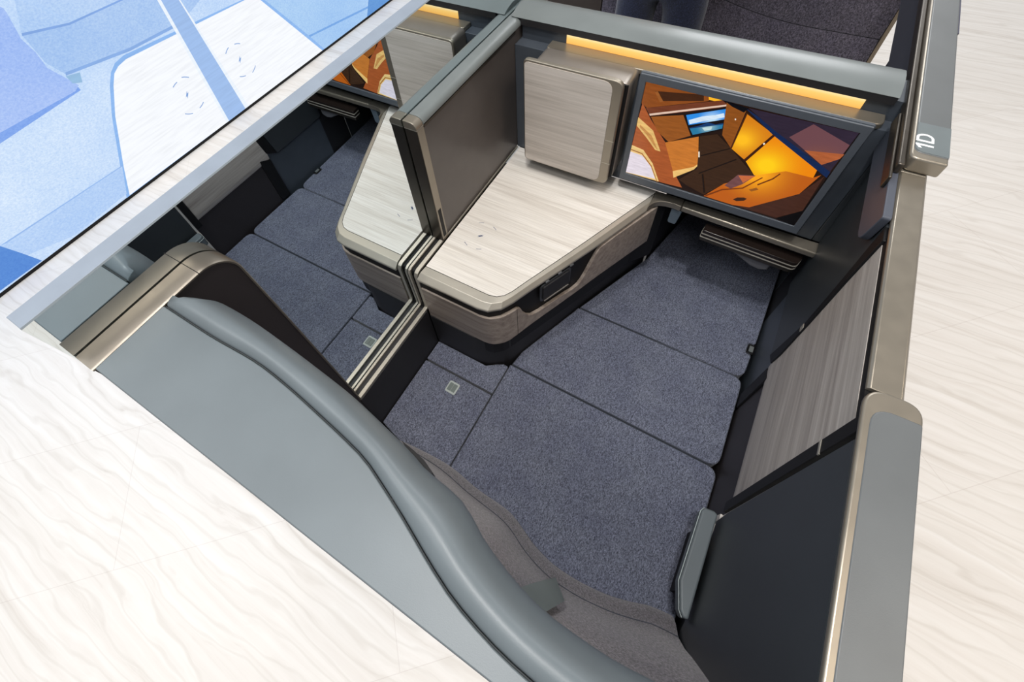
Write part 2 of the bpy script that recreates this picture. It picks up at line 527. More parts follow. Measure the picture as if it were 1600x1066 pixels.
# ================================================================== backlit picture wall
def make_display():
    t = thing('display_panel', 'tall backlit picture panel of pale blue seats standing on the floor behind the mirror', 'display panel', (-2.35, 1.8, 0))
    obj('panel_frame', box(-2.42, -2.301, -0.9, 4.6, 0.0, 2.7), BLACK, t)
    base = emit('backlit_fabric_print', rgb(206, 226, 250), 1.0)
    mats = {}

    def mat_for(name, c):
        if (name, c) in mats:
            return mats[(name, c)]
        mm = M('print_' + name, (0, 0, 0, 1), 0.6)
        cc = rgb(*c)
        if name in ('console', 'console_edge', 'divider', 'divider_edge', 'seam', 'stitch', 'tag'):
            v = mm.coords((3, 3, 40), (0.7, 0, 0))
            col = mm.ramp(mm.noise(v, 2.0, 4), [(0.25, tuple(0.90 * k for k in cc[:3]) + (1,)), (0.6, cc)])
        else:
            n1 = mm.noise(mm.coords((1, 90, 130), (0.5, 0, 0)), 1.0, 3, 0.7)
            n2 = mm.noise(mm.coords(), 1.7, 3)
            a = mm.ramp(n1, [(0.3, (0.80, 0.86, 0.95, 1)), (0.7, (1.12, 1.08, 1.02, 1))])
            b = mm.ramp(n2, [(0.3, (0.82, 0.90, 0.98, 1)), (0.7, (1.12, 1.08, 1.02, 1))])
            col = mm.mix(1.0, mm.mix(1.0, cc, a, 'MULTIPLY'), b, 'MULTIPLY')
        mm.l(col, mm.b.inputs['Emission Color'])
        mm.b.inputs['Emission Strength'].default_value = 1.0
        mats[(name, c)] = mm.m
        return mm.m
    bm = bmesh.new()
    order = [mat_for('fabric', (204, 224, 250))]
    vs = [bm.verts.new(p) for p in ((-2.3, -0.86, 0.02), (-2.3, 4.56, 0.02), (-2.3, 4.56, 2.66), (-2.3, -0.86, 2.66))]
    bm.faces.new(vs)
    d = 0.0
    for name, c, pts in LIGHTBOX:
        mm = mat_for(name, c)
        if mm not in order:
            order.append(mm)
        d += 0.0004
        q = [(min(max(y, -0.85), 4.55), min(max(z, 0.021), 2.65)) for y, z in pts]
        f = bm.faces.new([bm.verts.new((-2.3 + d, y, z)) for y, z in q])
        f.material_index = order.index(mm)
    # printed charging marks: a bolt inside four short arcs, twice
    ink = emit('print_ink', rgb(128, 162, 214), 1.0)
    order.append(ink)
    d += 0.0006
    for arcs, (by, bz) in ((((1.129, .387), (1.207, .39), (1.196, .205), (1.098, .206)), (1.156, .303)),
                           (((1.525, .386), (1.611, .386), (1.634, .199), (1.536, .203)), (1.575, .299))):
        for (ay, az) in arcs:
            a0 = math.atan2(az - bz, ay - by)
            R = math.hypot(az - bz, ay - by)
            for k in range(5):
                p = []
                for (tt, rr) in ((k, R - .0025), (k + 1, R - .0025), (k + 1, R + .0025), (k, R + .0025)):
                    an = a0 - 0.22 + 0.088 * tt
                    p.append((-2.3 + d, by + rr * math.cos(an), bz + rr * math.sin(an)))
                bm.faces.new([bm.verts.new(x) for x in p]).material_index = len(order) - 1
        for q in (((.012, .020), (-.016, -.008), (.002, -.004)), ((-.012, -.020), (.016, .008), (-.002, .004))):
            bm.faces.new([bm.verts.new((-2.3 + d, by + a, bz + b)) for a, b in q]).material_index = len(order) - 1
    o = obj('backlit_print', bm, order, t, smooth=False)


make_display()


# ================================================================== mirror wall
def make_mirror():
    t = thing('mirror_panel', 'large freestanding mirror with blue-grey back along the open side of the suite', 'mirror', (-0.018, 0.8, 0))
    m = M('mirror_glass', (0.78, 0.855, 0.89, 1), 0.0, 1.0)
    obj('mirror_glass', box(-0.004, 0.0, -0.073, 1.74, 0.0, 1.3915), m.m, t, smooth=False)
    obj('mirror_backing', box(-0.037, -0.0042, -0.073, 1.74, 0.0, 1.3915), MIRROR_BACK, t, bevel=0.001)


make_mirror()


# ================================================================== seat shell around the head
XS = linspace(0.045, 0.893, 46)
SEAM_LINE = [(0.04, .036), (.141, .036), (.222, .039), (.28, .035), (.338, .028), (.382, .022), (.415, .016), (.45, .004), (.475, -.005), (.495, -.013), (.522, -.024), (.555, -.036), (.588, -.044), (.629, -.050), (.70, -.053), (.80, -.05), (.93, -.04)]
INNER = [(0.04, .080), (.08, .085), (.144, .086), (.212, .082), (.276, .077), (.335, .071), (.394, .061), (.436, .053), (.464, .046), (.518, .0385), (.560, .018), (.607, .003), (.641, -.003), (.671, -.004), (.709, -.003), (.7465, .002), (.82, .016), (.93, .04)]


def make_shell():
    t = thing('seat_shell', 'curved grey-green leather headwall of the suite with a padded roll along its front edge', 'seat shell', (0.45, 0.0, 0))
    ys = interp(XS, SEAM_LINE)
    yi = interp(XS, INNER)
    # flat leather top with the outer back wall below it
    pts = [(0.0405, -0.068), (0.0405, ys[0])] + list(zip(XS, ys)) + [(0.945, -0.045), (0.945, -0.068)]
    obj('top_panel', prism(pts, 2, 1.300, 1.317), LEATHER, t, bevel=0.0012)
    obj('back_panel', box(0.0, 0.945, -0.071, -0.060, 0.0, 1.299), SLATE, t, bevel=0.002)
    # padded roll
    rows = []
    for i, (x, a, b) in enumerate(zip(XS, ys, yi)):
        k = min(1.0, 0.45 + 0.55 * math.sqrt(min(1.0, (x - XS[0]) / 0.035)))   # rounded end
        a2 = a + 0.0015
        w = (b - a2)
        h = 0.011 * k
        x2 = x
        rows.append([(x2, a2, 1.311), (x2, a2 + w * .015, 1.3150), (x2, a2 + w * .07, 1.3165 + h * .45), (x2, a2 + w * .2, 1.317 + h), (x2, a2 + w * .36, 1.317 + h * 1.25), (x2, a2 + w * .54 * k, 1.3165 + h * .95), (x2, a2 + w * .72 * k, 1.310 + h * .35), (x2, a2 + w * .87 * k, 1.300), (x2, a2 + w * .96 * k, 1.286),
                     (x2, a2 + w * k, 1.268), (x2, a2 + w * k - .002, 1.235), (x2, a2 + w * k - .010, 1.18), (x2, a2 + w * k - .022, 1.10), (x2, a2 + w * k - .03, 1.02)])
    back = [(p[0][0], p[0][1] - .004, 1.02) for p in rows]
    rows = [r + [bk] for r, bk in zip(rows, back)]
    bm = loft(rows, True, True)
    o = obj('bolster', bm, LEATHER, t, angle=80)
    # dark stitched groove between panel and roll
    obj('seam', tube([(x, y + .001, 1.3168) for x, y in zip(XS, ys)], 0.0008, 6), SEAM_DARK, t)
    # side wall against the mirror with its arched corner
    arch = [(-0.0705, 0.0), (-0.0705, 1.313)]
    top = []
    for k in range(13):
        an = math.pi / 2 * (1 - k / 12)
        top.append((0.099 + 0.046 * math.cos(an), 1.267 + 0.046 * math.sin(an)))
    arch += top + [(0.147, 1.15), (0.151, 0.85), (0.152, 0.0)]
    obj('side_panel', prism(arch, 0, 0.0022, 0.0365), BROWN_BLACK, t)
    # champagne trim over the top and down the front edge
    line = [(-0.0715, 1.313)] + top + [(0.147, 1.15), (0.151, 0.85), (0.152, 0.657)]
    rows = []
    for i, (y, z) in enumerate(line):
        a = Vector(line[max(i - 1, 0)]); b = Vector(line[min(i + 1, len(line) - 1)])
        d = (b - a).normalized(); nr = Vector((-d.y, d.x))
        p = Vector((y, z)) + nr * 0.0045
        rows.append([(0.0022, y, z), (0.0022, p.x, p.y), (0.036, p.x, p.y), (0.039, p.x - nr.x * .002, p.y - nr.y * .002), (0.039, y, z)])
    obj('trim_strip', loft(rows, True, True), BRONZE_TRIM, t, bevel=0.0)
    obj('trim_joint', box(0.0022, 0.0393, 0.0962, 0.0972, 1.3135, 1.3179), BLACK, t)
    # black sliver painted in for the dark gap between roll and backrest
    obj('dark_slot', prism([(0.414, 0.0595), (0.432, 0.0578), (0.450, 0.0548), (0.467, 0.0480), (0.470, 0.0440), (0.44, 0.048)], 2, 1.235, 1.255), BLACK, t)
    # leather strap hanging from the roll
    rows = []
    for k in range(9):
        s = k / 8
        rows.append([(0.6035 + .038 * s + .004 * s * s, 0.003 + .044 * s, 1.05 - .14 * s - .05 * s * s), (0.6425 + .030 * s, -.008 + .033 * s, 1.05 - .14 * s - .05 * s * s)])
    bm = loft(rows)
    bmesh.ops.solidify(bm, geom=bm.faces[:], thickness=0.003)
    obj('strap', bm, leather('strap_leather', rgb(150, 160, 160)), t)


make_shell()


# ================================================================== low sliding rail beside the mirror
def make_rail():
    t = thing('partition_rail', 'twin champagne rail channel running low along the mirror and up over the console', 'rail', (0.018, 0.3, 0.45))
    prof = [(0.152, 0.655), (0.4715, 0.655), (0.4735, 0.660), (0.4735, 0.812), (0.478, 0.822), (0.488, 0.827), (1.045, 0.827)]

    def flange(xa, xb, mat, name, lift=0.0, thick=0.007):
        rows = []
        for i, (y, z) in enumerate(prof):
            a = Vector(prof[max(i - 1, 0)]); b = Vector(prof[min(i + 1, len(prof) - 1)])
            d = (b - a).normalized(); nr = Vector((-d.y, d.x))
            p = Vector((y, z)) + nr * lift; q = p - nr * thick
            rows.append([(xa, p.x, p.y), (xb, p.x, p.y), (xb, q.x, q.y), (xa, q.x, q.y)])
        return obj(name, loft(rows, True, True), mat, t, bevel=0.0006)
    flange(0.0015, 0.0085, BRONZE_LIGHT, 'rail_flange')
    flange(0.0225, 0.0335, BRONZE_LIGHT, 'rail_flange')
    flange(0.0088, 0.0222, BLACK, 'channel', -0.008, 0.004)
    bm = box(0.002, 0.0358, 0.1525, 0.4665, 0.0, 0.6475)
    obj('rail_base', bm, BLACK_SOFT, t, bevel=0.001)


make_rail()


# ================================================================== side console
INN = [(0.041, .508), (.239, .508), (.259, .513), (.275, .526), (.286, .545), (.302, .584), (.372, .747), (.489, 1.031)]
OUT = [(0.0365, .467), (.227, .467), (.255, .472), (.282, .494), (.2985, .524), (.322, .580), (.412, .783), (.489, .972)]
DG = Vector((0.181, 0.415)).normalized()


def make_console():
    t = thing('side_console', 'pale wood side table with champagne rim tapering between mirror and bed', 'side table', (0.25, 0.75, 0))
    # table top board
    pts = INN + [(0.49, 1.044), (0.041, 1.044)]
    obj('tabletop', prism(pts, 2, 0.812, 0.8262), WOOD_PALE, t, smooth=False)
    # champagne rim
    rows = []
    for a, b in zip(INN, OUT):
        a = Vector(a); b = Vector(b)
        rows.append([(a.x, a.y, .8258), (a.x * .46 + b.x * .54, a.y * .46 + b.y * .54, .8245), (a.x * .42 + b.x * .58, a.y * .42 + b.y * .58, .8238), (a.x * .05 + b.x * .95, a.y * .05 + b.y * .95, .8135), (b.x, b.y, .8115), (b.x, b.y, .806), (b.x * .9 + a.x * .1, b.y * .9 + a.y * .1, .803), (a.x, a.y, .806)])
    obj('rim', loft(rows, True, True), BRONZE_LIGHT, t, angle=9)
    obj('rim_seam', tube([(x, y, .8262) for x, y in INN], 0.0007, 5), BLACK, t)
    # black shadow gap body
    inset = [(0.0365, .475), (.225, .475), (.25, .48), (.273, .499), (.288, .527), (.402, .788), (.479, .975), (.53, 1.04)]
    obj('body', prism(inset + [(0.0365, 1.04)], 2, 0.55, 0.8065), BLACK, t, smooth=False)
    # wood skirt with the scooped cut-out for the outlet
    path = [(0.0365, .470)] + [(x, .470) for x in linspace(.08, .226, 5)] + [(.243, .472), (.257, .477), (.270, .486), (.282, .498), (.292, .513)]
    dia = [(Vector((0.300, .528)) + DG * s) for s in (0, .012, .022, .03, .045, .06, .09, .16, .215, .236, .25, .262, .275, .29, .305, .36, .45, .53)]
    ztop_d = [.765, .764, .752, .725, .695, .679, .672, .671, .664, .668, .685, .705, .735, .768, .788, .795, .797, .799]
    path2 = [tuple(p) for p in dia]
    full = path + path2
    ztop = [.765] * len(path) + ztop_d
    zbot = [.617] * len(path) + [.622 + .018 * i / (len(dia) - 1) for i in range(len(dia))]
    obj('skirt', ribbon(full, zbot, ztop, 0.010), WOOD_SKIRT, t, bevel=0.0015, angle=60)
    p = Vector((0.300, .528)) + DG * 0.008
    nn = Vector((DG.y, -DG.x))
    bm = bmesh.new()
    q = p + nn * 0.0003
    loft([[(q.x, q.y, .622), (q.x, q.y, .765)], [(q.x + DG.x * .0012, q.y + DG.y * .0012, .622), (q.x + DG.x * .0012, q.y + DG.y * .0012, .765)]], False, False, bm)
    bmesh.ops.solidify(bm, geom=bm.faces[:], thickness=0.0006)
    obj('skirt_joint', bm, BLACK, t)
    # dark plinth
    plin = [(0.0365, .468), (.19, .468), (.222, .4735), (.248, .4905), (.267, .503), (.284, .518), (.298, .565), (.3885, .80), (.505, 1.085), (.505, 1.16), (0.0365, 1.16)]
    obj('plinth', prism(plin, 2, 0.0, 0.6165), BLACK_SOFT, t, bevel=0.002)
    # outlet bay
    b0 = Vector((0.302, .528)) + DG * 0.085
    mats = plain('outlet_frame', rgb(58, 60, 64), 0.35)

    def plate(s0, s1, z0, z1, off, mat, name, r, th=0.004, par=None):
        pr = rounded([(s0, z0), (s1, z0), (s1, z1), (s0, z1)], r, 4)
        bm = bmesh.new()
        base = Vector((0.302, .528)) + nn * off
        lo = [bm.verts.new((base.x + DG.x * s, base.y + DG.y * s, z)) for s, z in pr]
        hi = [bm.verts.new((base.x + DG.x * s + nn.x * th, base.y + DG.y * s + nn.y * th, z)) for s, z in pr]
        bm.faces.new(lo); bm.faces.new(hi[::-1])
        for i in range(len(pr)):
            j = (i + 1) % len(pr)
            bm.faces.new((lo[i], lo[j], hi[j], hi[i]))
        return obj(name, bm, mat, par or t)
    fr = plate(.088, .196, .716, .792, -.006, mats, 'outlet_frame', .012)
    plate(.095, .189, .722, .786, -.0015, BLACK_SOFT, 'outlet_door', .008, .004, fr)
    plate(.098, .186, .7205, .7235, .002, plain('outlet_lip', rgb(120, 116, 112), 0.3), 'outlet_lip', .001, .003, fr)
    for s in (.105, .148, .19):
        plate(s, s + .012, .797, .803, -.004, plain('button', rgb(104, 106, 108), 0.3), 'button', .002)
    # wireless charging mark
    cx, cy = 0.119, 0.666
    for (ax, ay) in ((.096, .623), (.139, .623), (.096, .710), (.142, .709)):
        ay2 = cy + (ay - cy); R = math.hypot(ax - cx, ay2 - cy) * 0.98; a0 = math.atan2(ay2 - cy, ax - cx)
        bm = bmesh.new()
        for k in range(6):
            pp = []
            for tt, rr in ((k, R - .0007), (k + 1, R - .0007), (k + 1, R + .0007), (k, R + .0007)):
                an = a0 - .16 + .053 * tt
                pp.append((cx + rr * math.cos(an), cy + rr * math.sin(an), .82645))
            bm.faces.new([bm.verts.new(v) for v in pp])
        bmesh.ops.remove_doubles(bm, verts=bm.verts, dist=1e-5)
        obj('charging_arc', bm, CHARGE, t, smooth=False)
    bm = bmesh.new()
    for q in (((.007, .008), (-.008, -.003), (-.0005, -.002)), ((-.007, -.008), (.008, .003), (.0005, .002))):
        bm.faces.new([bm.verts.new((cx + a, cy + b, .82645)) for a, b in q])
    obj('charging_bolt', bm, CHARGE, t, smooth=False)


make_console()


# ================================================================== sliding divider against the mirror
def make_divider():
    t = thing('privacy_divider', 'tall dark sliding privacy screen standing on the rail over the console beside the mirror', 'divider', (0.018, 0.83, 0.8275))
    obj('panel', box(0.004, 0.0315, 0.628, 1.162, 0.829, 1.199), PANEL_GREY, t, bevel=0.001)
    po = obj('post', box(0.002, 0.0355, 0.602, 0.6275, 0.8275, 1.1995), BRONZE_DARK, t, bevel=0.0015)
    obj('post_strip', box(0.0352, 0.0362, 0.6035, 0.626, 0.8285, 1.1985), BRONZE, po)
    obj('post_joint', box(0.0022, 0.0364, 0.6015, 0.6275, 1.1995, 1.2012), BRONZE_LIGHT, po)
    obj('dark_slot', box(0.0358, 0.0367, 0.6085, 0.6205, 0.84, 0.945), BLACK, po)
    pr = [(0.002, 1.2015), (0.0365, 1.2015), (0.0365, 1.2085), (0.031, 1.2165), (0.024, 1.2195), (0.002, 1.2195)]
    obj('cap', prism(pr, 1, 0.601, 0.626), BRONZE, t, bevel=0.0015)
    obj('top_rail', prism(pr, 1, 0.6266, 1.162), LEATHER_CAP, t, bevel=0.001)
    obj('rail_line', box(0.0315, 0.0365, 0.6285, 1.044, 1.193, 1.1995), BRONZE_DARK, t)


make_divider()


# ================================================================== monitor wall
def make_monitor_wall():
    t = thing('monitor_wall', 'slate front wall with grey leather ridge and glowing amber light strip', 'partition wall', (0.47, 1.1, 0))
    obj('wall_panel', box(0.0322, 0.897, 1.046, 1.163, 0.8265, 1.165), SLATE, t, bevel=0.001)
    # ledge under the lamp
    obj('ledge', prism(rounded(rect(0.125, 0.872, 1.041, 1.0805), [.012, .018, 0.0, 0.0], 5), 2, 1.1652, 1.178), BRONZE, t, bevel=0.002)
    # amber light strip
    lm = M('amber_light', (0.02, 0.02, 0.02, 1), 0.4)
    sep = lm.n('ShaderNodeSeparateXYZ')
    lm.l(lm.coords(), sep.inputs[0])
    mr = lm.n('ShaderNodeMapRange')
    mr.inputs['From Min'].default_value = 1.1785
    mr.inputs['From Max'].default_value = 1.2043
    lm.l(sep.outputs['Z'], mr.inputs['Value'])
    lm.l(lm.ramp(mr.outputs[0], [(0.0, (0.92, 0.44, 0.08, 1)), (0.55, (1.0, 0.58, 0.15, 1)), (1.0, (1.0, 0.84, 0.48, 1))]), lm.b.inputs['Emission Color'])
    lm.b.inputs['Emission Strength'].default_value = 1.12
    z0, z1 = 1.1785, 1.2043
    obj('light_strip', box(0.165, 0.825, 1.0785, 1.0810, z0, z1), lm.m, t)
    obj('light_recess', box(0.0372, 0.897, 1.0812, 1.162, 1.1652, 1.2098), SLATE, t)
    # leather ridge
    pr = [(1.0820, 1.2100), (1.0815, 1.2206), (1.0705, 1.2208), (1.0703, 1.2222), (1.078, 1.2255), (1.095, 1.2305), (1.115, 1.2335), (1.135, 1.2338), (1.155, 1.2315), (1.168, 1.226), (1.170, 1.21)]
    bm = prism(pr, 0, 0.010, 0.872)
    obj('ridge', bm, LEATHER_CAP, t, bevel=0.0015, angle=50)
    obj('ridge_lip', box(0.0372, 0.871, 1.0712, 1.0811, 1.2045, 1.2205), BLACK_SOFT, t)  # shade under the ridge edge, put in as a black strip
    # sill with a rounded inner corner
    pts = [(0.4895, 1.0445), (0.4895, .972), (.4935, .984), (.501, .998), (.513, 1.0085), (.53, 1.0145), (.552, 1.0165), (.5715, 1.0145), (.5715, 1.0445)]
    obj('sill_corner', prism(pts, 2, 0.806, 0.8262), BRONZE, t, bevel=0.004, seg=3)
    obj('sill', prism([(.5722, 1.0145), (.9185, 1.003), (.9185, 1.0445), (.5722, 1.0445)], 2, 0.806, 0.8262), BRONZE, t, bevel=0.005, seg=3)
    # small grey hook below the sill
    obj('hook', prism(rounded([(0.548, .742), (.572, .742), (.578, .80), (.548, .80)], [.008, .008, .002, .002], 4), 1, 1.022, 1.036), plain('hook_grey', rgb(92, 104, 114), 0.35), t, bevel=0.003)
    # panel cheek between wall and aisle side
    obj('corner_cheek', box(0.8975, 0.938, 1.0455, 1.16, 0.8265, 1.185), LEATHER_DARK, t, bevel=0.002)


make_monitor_wall()


def make_footwell():
    t = thing('footwell', 'dark foot recess below the television with an end wall tinted brown for warm light', 'footwell', (0.73, 1.2, 0))
    obj('footwell_roof', box(0.517, 0.939, 1.046, 1.42, 0.80, 0.8055), BLACK, t)
    obj('footwell_end', box(0.50, 0.939, 1.40, 1.42, 0.0, 0.7995), plain('footwell_warm_light', rgb(96, 58, 40), 0.6), t)  # brown stands for warm light falling on this wall
    obj('footwell_side', box(0.9395, 0.9435, 1.0465, 1.168, 0.641, 0.7995), BLACK_SOFT, t)
    obj('footwell_side', prism([(.517, 1.10), (.575, 1.395), (.517, 1.395)], 2, 0.0, 0.7995), BLACK_SOFT, t)


make_footwell()


# ================================================================== cabinet on the monitor wall
def make_cabinet():
    t = thing('wall_cabinet', 'square grey wood cabinet with rounded metal edge hanging over the console left of the television', 'cabinet', (0.235, 1.0, 0.87))
    body = rounded(rect(0.122, 0.372, 0.886, 1.178), .016, 5)
    obj('body', prism(body, 1, 0.9745, 1.0455), plain('taupe_paint', rgb(150, 142, 134), 0.35, 0.6), t, bevel=0.002)
    out = rounded(rect(0.1045, 0.364, 0.872, 1.190), [.014, .022, .024, .014], 7)
    dr = obj('door', prism(out, 1, 0.957, 0.970), BRONZE, t, bevel=0.003, seg=3)
    inn = rounded(rect(0.1085, 0.3395, 0.8765, 1.184), [.011, .024, .026, .011], 7)
    obj('door_panel', prism(inn, 1, 0.9558, 0.9572), WOOD_DOOR, dr)
    for z in (0.947, 1.021):
        obj('door_joint', box(0.341, 0.3642, 0.9562, 0.9574, z, z + .0012), BRONZE_LIGHT, dr)
    obj('back_groove', box(0.124, 0.371, 0.9701, 0.9744, 0.890, 1.176), BLACK, t)


make_cabinet()


# ================================================================== television
def make_tv():
    t = thing('television', 'wide television in slate frame showing an amber lit cabin interior', 'television', (0.62, 1.01, 0.87))
    out = rounded(rect(0.3835, 0.853, 0.8705, 1.198), .007, 4)
    obj('casing', prism(out, 1, 1.004, 1.011), SLATE, t, bevel=0.002)
    obj('wall_mount', box(0.41, 0.83, 1.0111, 1.0455, 0.90, 1.15), BLACK, t)
    fr = rounded(rect(0.3865, 0.850, 0.8735, 1.1955), .006, 4)
    # frame ring
    bm = bmesh.new()
    inn = rect(0.4010, 0.8350, 0.8960, 1.1775)
    outer = rect(0.3865, 0.8500, 0.8735, 1.1955)
    for y in (0.9985,):
        o4 = [bm.verts.new((x, y, z)) for x, z in outer]
        i4 = [bm.verts.new((x, y, z)) for x, z in inn]
        o5 = [bm.verts.new((x, 1.0038, z)) for x, z in outer]
        i5 = [bm.verts.new((x, 1.0038, z)) for x, z in inn]
        for k in range(4):
            j = (k + 1) % 4
            bm.faces.new((o4[k], o4[j], i4[j], i4[k]))
            bm.faces.new((o4[k], o5[k], o5[j], o4[j]))
            bm.faces.new((i4[k], i4[j], i5[j], i5[k]))
            bm.faces.new((o5[k], i5[k], i5[j], o5[j]))
    obj('bezel', bm, plain('bezel_slate', rgb(82, 87, 94), 0.4), t, bevel=0.001)
    # picture
    mats = []

    def em(name, c, glow=None):
        mm = M('screen_' + name, (0.004, 0.004, 0.004, 1), 0.18, 0, 0.3)
        cc = rgb(*c)
        if glow:
            (gx, gz, gr, gc) = glow
            tc = mm.n('ShaderNodeTexCoord')
            mp = mm.n('ShaderNodeMapping')
            mp.inputs['Location'].default_value = (-gx / gr, 0, -gz / gr)
            mp.inputs['Scale'].default_value = (1 / gr, 0, 1 / gr)
            mm.l(tc.outputs['Object'], mp.inputs[0])
            g = mm.n('ShaderNodeTexGradient', gradient_type='QUADRATIC_SPHERE')
            mm.l(mp.outputs[0], g.inputs[0])
            col = mm.ramp(g.outputs['Fac'], [(0.0, cc), (0.7, rgb(*gc))])
        else:
            nz = mm.noise(mm.coords((8, 1, 40)), 4, 3)
            col = mm.ramp(nz, [(0.3, scale_c(cc, 0.86)), (0.7, scale_c(cc, 1.12))])
        mm.l(col, mm.b.inputs['Emission Color'])
        mm.b.inputs['Emission Strength'].default_value = 1.0
        return mm.m
    glows = {'panel_glow': (0.6424, 1.0924, .06, (255, 190, 30)), 'panel_bright': (0.7130, 1.0440, .085, (255, 205, 20)), 'seat_shell': (0.705, 1.012, .10, (250, 165, 25)),
             'sky': (0.566, 1.123, .035, (190, 225, 250)), 'water': (0.563, 1.103, .03, (150, 190, 200)), 'aisle_panel': (0.80, 1.075, .075, (140, 84, 62))}
    bm = bmesh.new()
    mats.append(em('dark', (34, 20, 14)))
    bm.faces.new([bm.verts.new((x, 1.0036, z)) for x, z in rect(0.4010, 0.8350, 0.8960, 1.1775)])
    d = 0
    names = {}
    for name, c, pts in TV_IMAGE:
        d += 0.00008
        if (name, c) not in names:
            names[(name, c)] = len(mats)
            mats.append(em(name, c, glows.get(name)))
        q = [(min(max(x, .4012), .8348), min(max(z, .8962), 1.1773)) for x, z in pts]
        f = bm.faces.new([bm.verts.new((x, 1.0036 - d, z)) for x, z in q])
        f.material_index = names[(name, c)]
    obj('screen', bm, mats, t, smooth=False)


make_tv()


# ================================================================== folding tray under the sill
def make_tray():
    t = thing('tray_table', 'folded two-leaf dark tray table stowed under the television sill', 'tray table', (0.77, 1.03, 0.745))
    top = plain('gloss_brown', rgb(34, 27, 24), 0.2)

    def leaf(z0, z1, name, mat):
        return obj(name, prism(rounded([(0.648, .998), (.894, .990), (.903, 1.028), (0.650, 1.028)], [.004, .016, .004, .004], 5), 2, z0, z1), mat, t, bevel=0.001)
    leaf(0.7715, 0.783, 'leaf', top)
    leaf(0.7585, 0.768, 'leaf', top)
    for z in (0.7687, 0.7555):
        obj('edge_strip', prism(rounded([(0.6465, .9965), (.8955, .9885), (.9045, 1.0275), (0.649, 1.0275)], [.004, .016, .004, .004], 5), 2, z, z + .0024), BRONZE_LIGHT, t)
    obj('lower_edge', prism(rounded([(0.648, .998), (.894, .990), (.903, 1.028), (0.650, 1.028)], [.004, .016, .004, .004], 5), 2, 0.742, 0.7553), BRONZE_DARK, t, bevel=0.001)
    obj('support_arm', prism([(0.735, .742), (0.845, .742), (0.845, .712), (0.825, .702), (0.80, .706)], 1, 1.0, 1.03), plain('arm_grey', rgb(96, 96, 100), 0.4), t, bevel=0.004)
    obj('hanger', box(0.70, 0.86, 1.0285, 1.04, 0.742, 0.80), BLACK, t)


make_tray()


# ================================================================== the made-up bed
def cushion(name, pts, r, label, cat='cushion', z0=0.345, z1=0.450, group=None, bev=0.010, pip=True, mat=None):
    out = rounded(pts, r, 6)
    o = obj(name, prism(out, 2, z0, z1), mat or FABRIC, None, bevel=bev, seg=3, angle=50)
    tag(o, label, cat, group)
    if pip:
        c = Vector((sum(p[0] for p in out) / len(out), sum(p[1] for p in out) / len(out)))
        ring = []
        for p in out:
            q = Vector(p); ring.append(tuple(q + (c - q).normalized() * 0.0035))
        obj('piping', tube([(x, y, z1 - .0025) for x, y in ring], 0.0028, 6, closed=True), PIPING, o)
    return o


cushion('seat_cushion', [(0.287, 0.075), (0.93, 0.075), (0.927, 0.507), (0.287, 0.507)], [.01, .02, .03, .004], 'largest blue-grey woven bed cushion, nearest the curved backrest', group='bed cushions')
cushion('seat_cushion', [(0.291, 0.510), (0.926, 0.510), (0.922, 0.798), (0.391, 0.798), (0.300, 0.565)], [.004, .035, .03, .004, .01], 'middle blue-grey woven bed cushion between two cross seams beside the console', group='bed cushions')
foot = cushion('seat_cushion', [(0.394, 0.801), (0.922, 0.801), (0.925, 0.886), (0.9085, 0.889), (0.9085, 0.926), (0.928, 0.930), (0.938, 1.37), (0.583, 1.37), (0.522, 1.10)], [.004, .035, .006, .003, .003, .012, .01, .01, .02], 'blue-grey woven foot cushion running under the television, with a notch for the buckle', group='bed cushions')
b = thing('belt_buckle', 'small black belt buckle tucked in the notch of the foot cushion', 'buckle', (0.918, 0.908, 0.43))
obj('buckle_frame', prism(rounded(rect(0.910, 0.929, 0.8905, 0.9245), .004, 3), 2, 0.425, 0.452), BLACK, b, bevel=0.002)
obj('buckle_slot', prism(rounded(rect(0.9135, 0.9255, 0.897, 0.918), .002, 3), 2, 0.4522, 0.4535), plain('buckle_grey', rgb(108, 112, 112), 0.3), b)

pad = cushion('seat_pad', [(0.038, 0.16), (0.284, 0.10), (0.284, 0.391), (0.038, 0.391)], [.004] * 4, 'square blue-grey side pad with a grey latch beside the low rail', z1=0.449, bev=0.004, pip=False)
lt = obj('latch', prism(rounded([(0.148, 0.3335), (0.1845, 0.3335), (0.1845, 0.3715), (0.148, 0.3715)], .006, 4), 2, 0.449, 0.4515), GREY_PLASTIC, pad, bevel=0.001)
obj('latch_tab', prism(rounded(rect(0.153, 0.1655, 0.3395, 0.3655), .002, 3), 2, 0.4515, 0.4530), plain('latch_tab_grey', rgb(108, 118, 114), 0.35), lt)
obj('latch_tab', prism(rounded(rect(0.1665, 0.1795, 0.3395, 0.3655), .002, 3), 2, 0.4515, 0.4530), plain('latch_tab_grey', rgb(108, 118, 114), 0.35), lt)
cushion('seat_pad', [(0.038, 0.397), (0.284, 0.397), (0.284, 0.497), (0.268, 0.498), (0.250, 0.488), (0.22, 0.4665), (0.038, 0.4665)], [.003, .003, .003, .003, .004, .006, .003], 'narrow blue-grey pad strip in the corner under the console', z1=0.449, bev=0.004, pip=False)
t = tag(obj('bed_base', prism([(0.29, 0.04), (0.915, 0.04), (0.915, 1.035), (0.49, 1.035), (0.40, 0.80), (0.305, 0.56), (0.29, 0.51)], 2, 0.0, 0.344), BLACK, None), 'black base box under the blue-grey bed cushions', 'bed base')


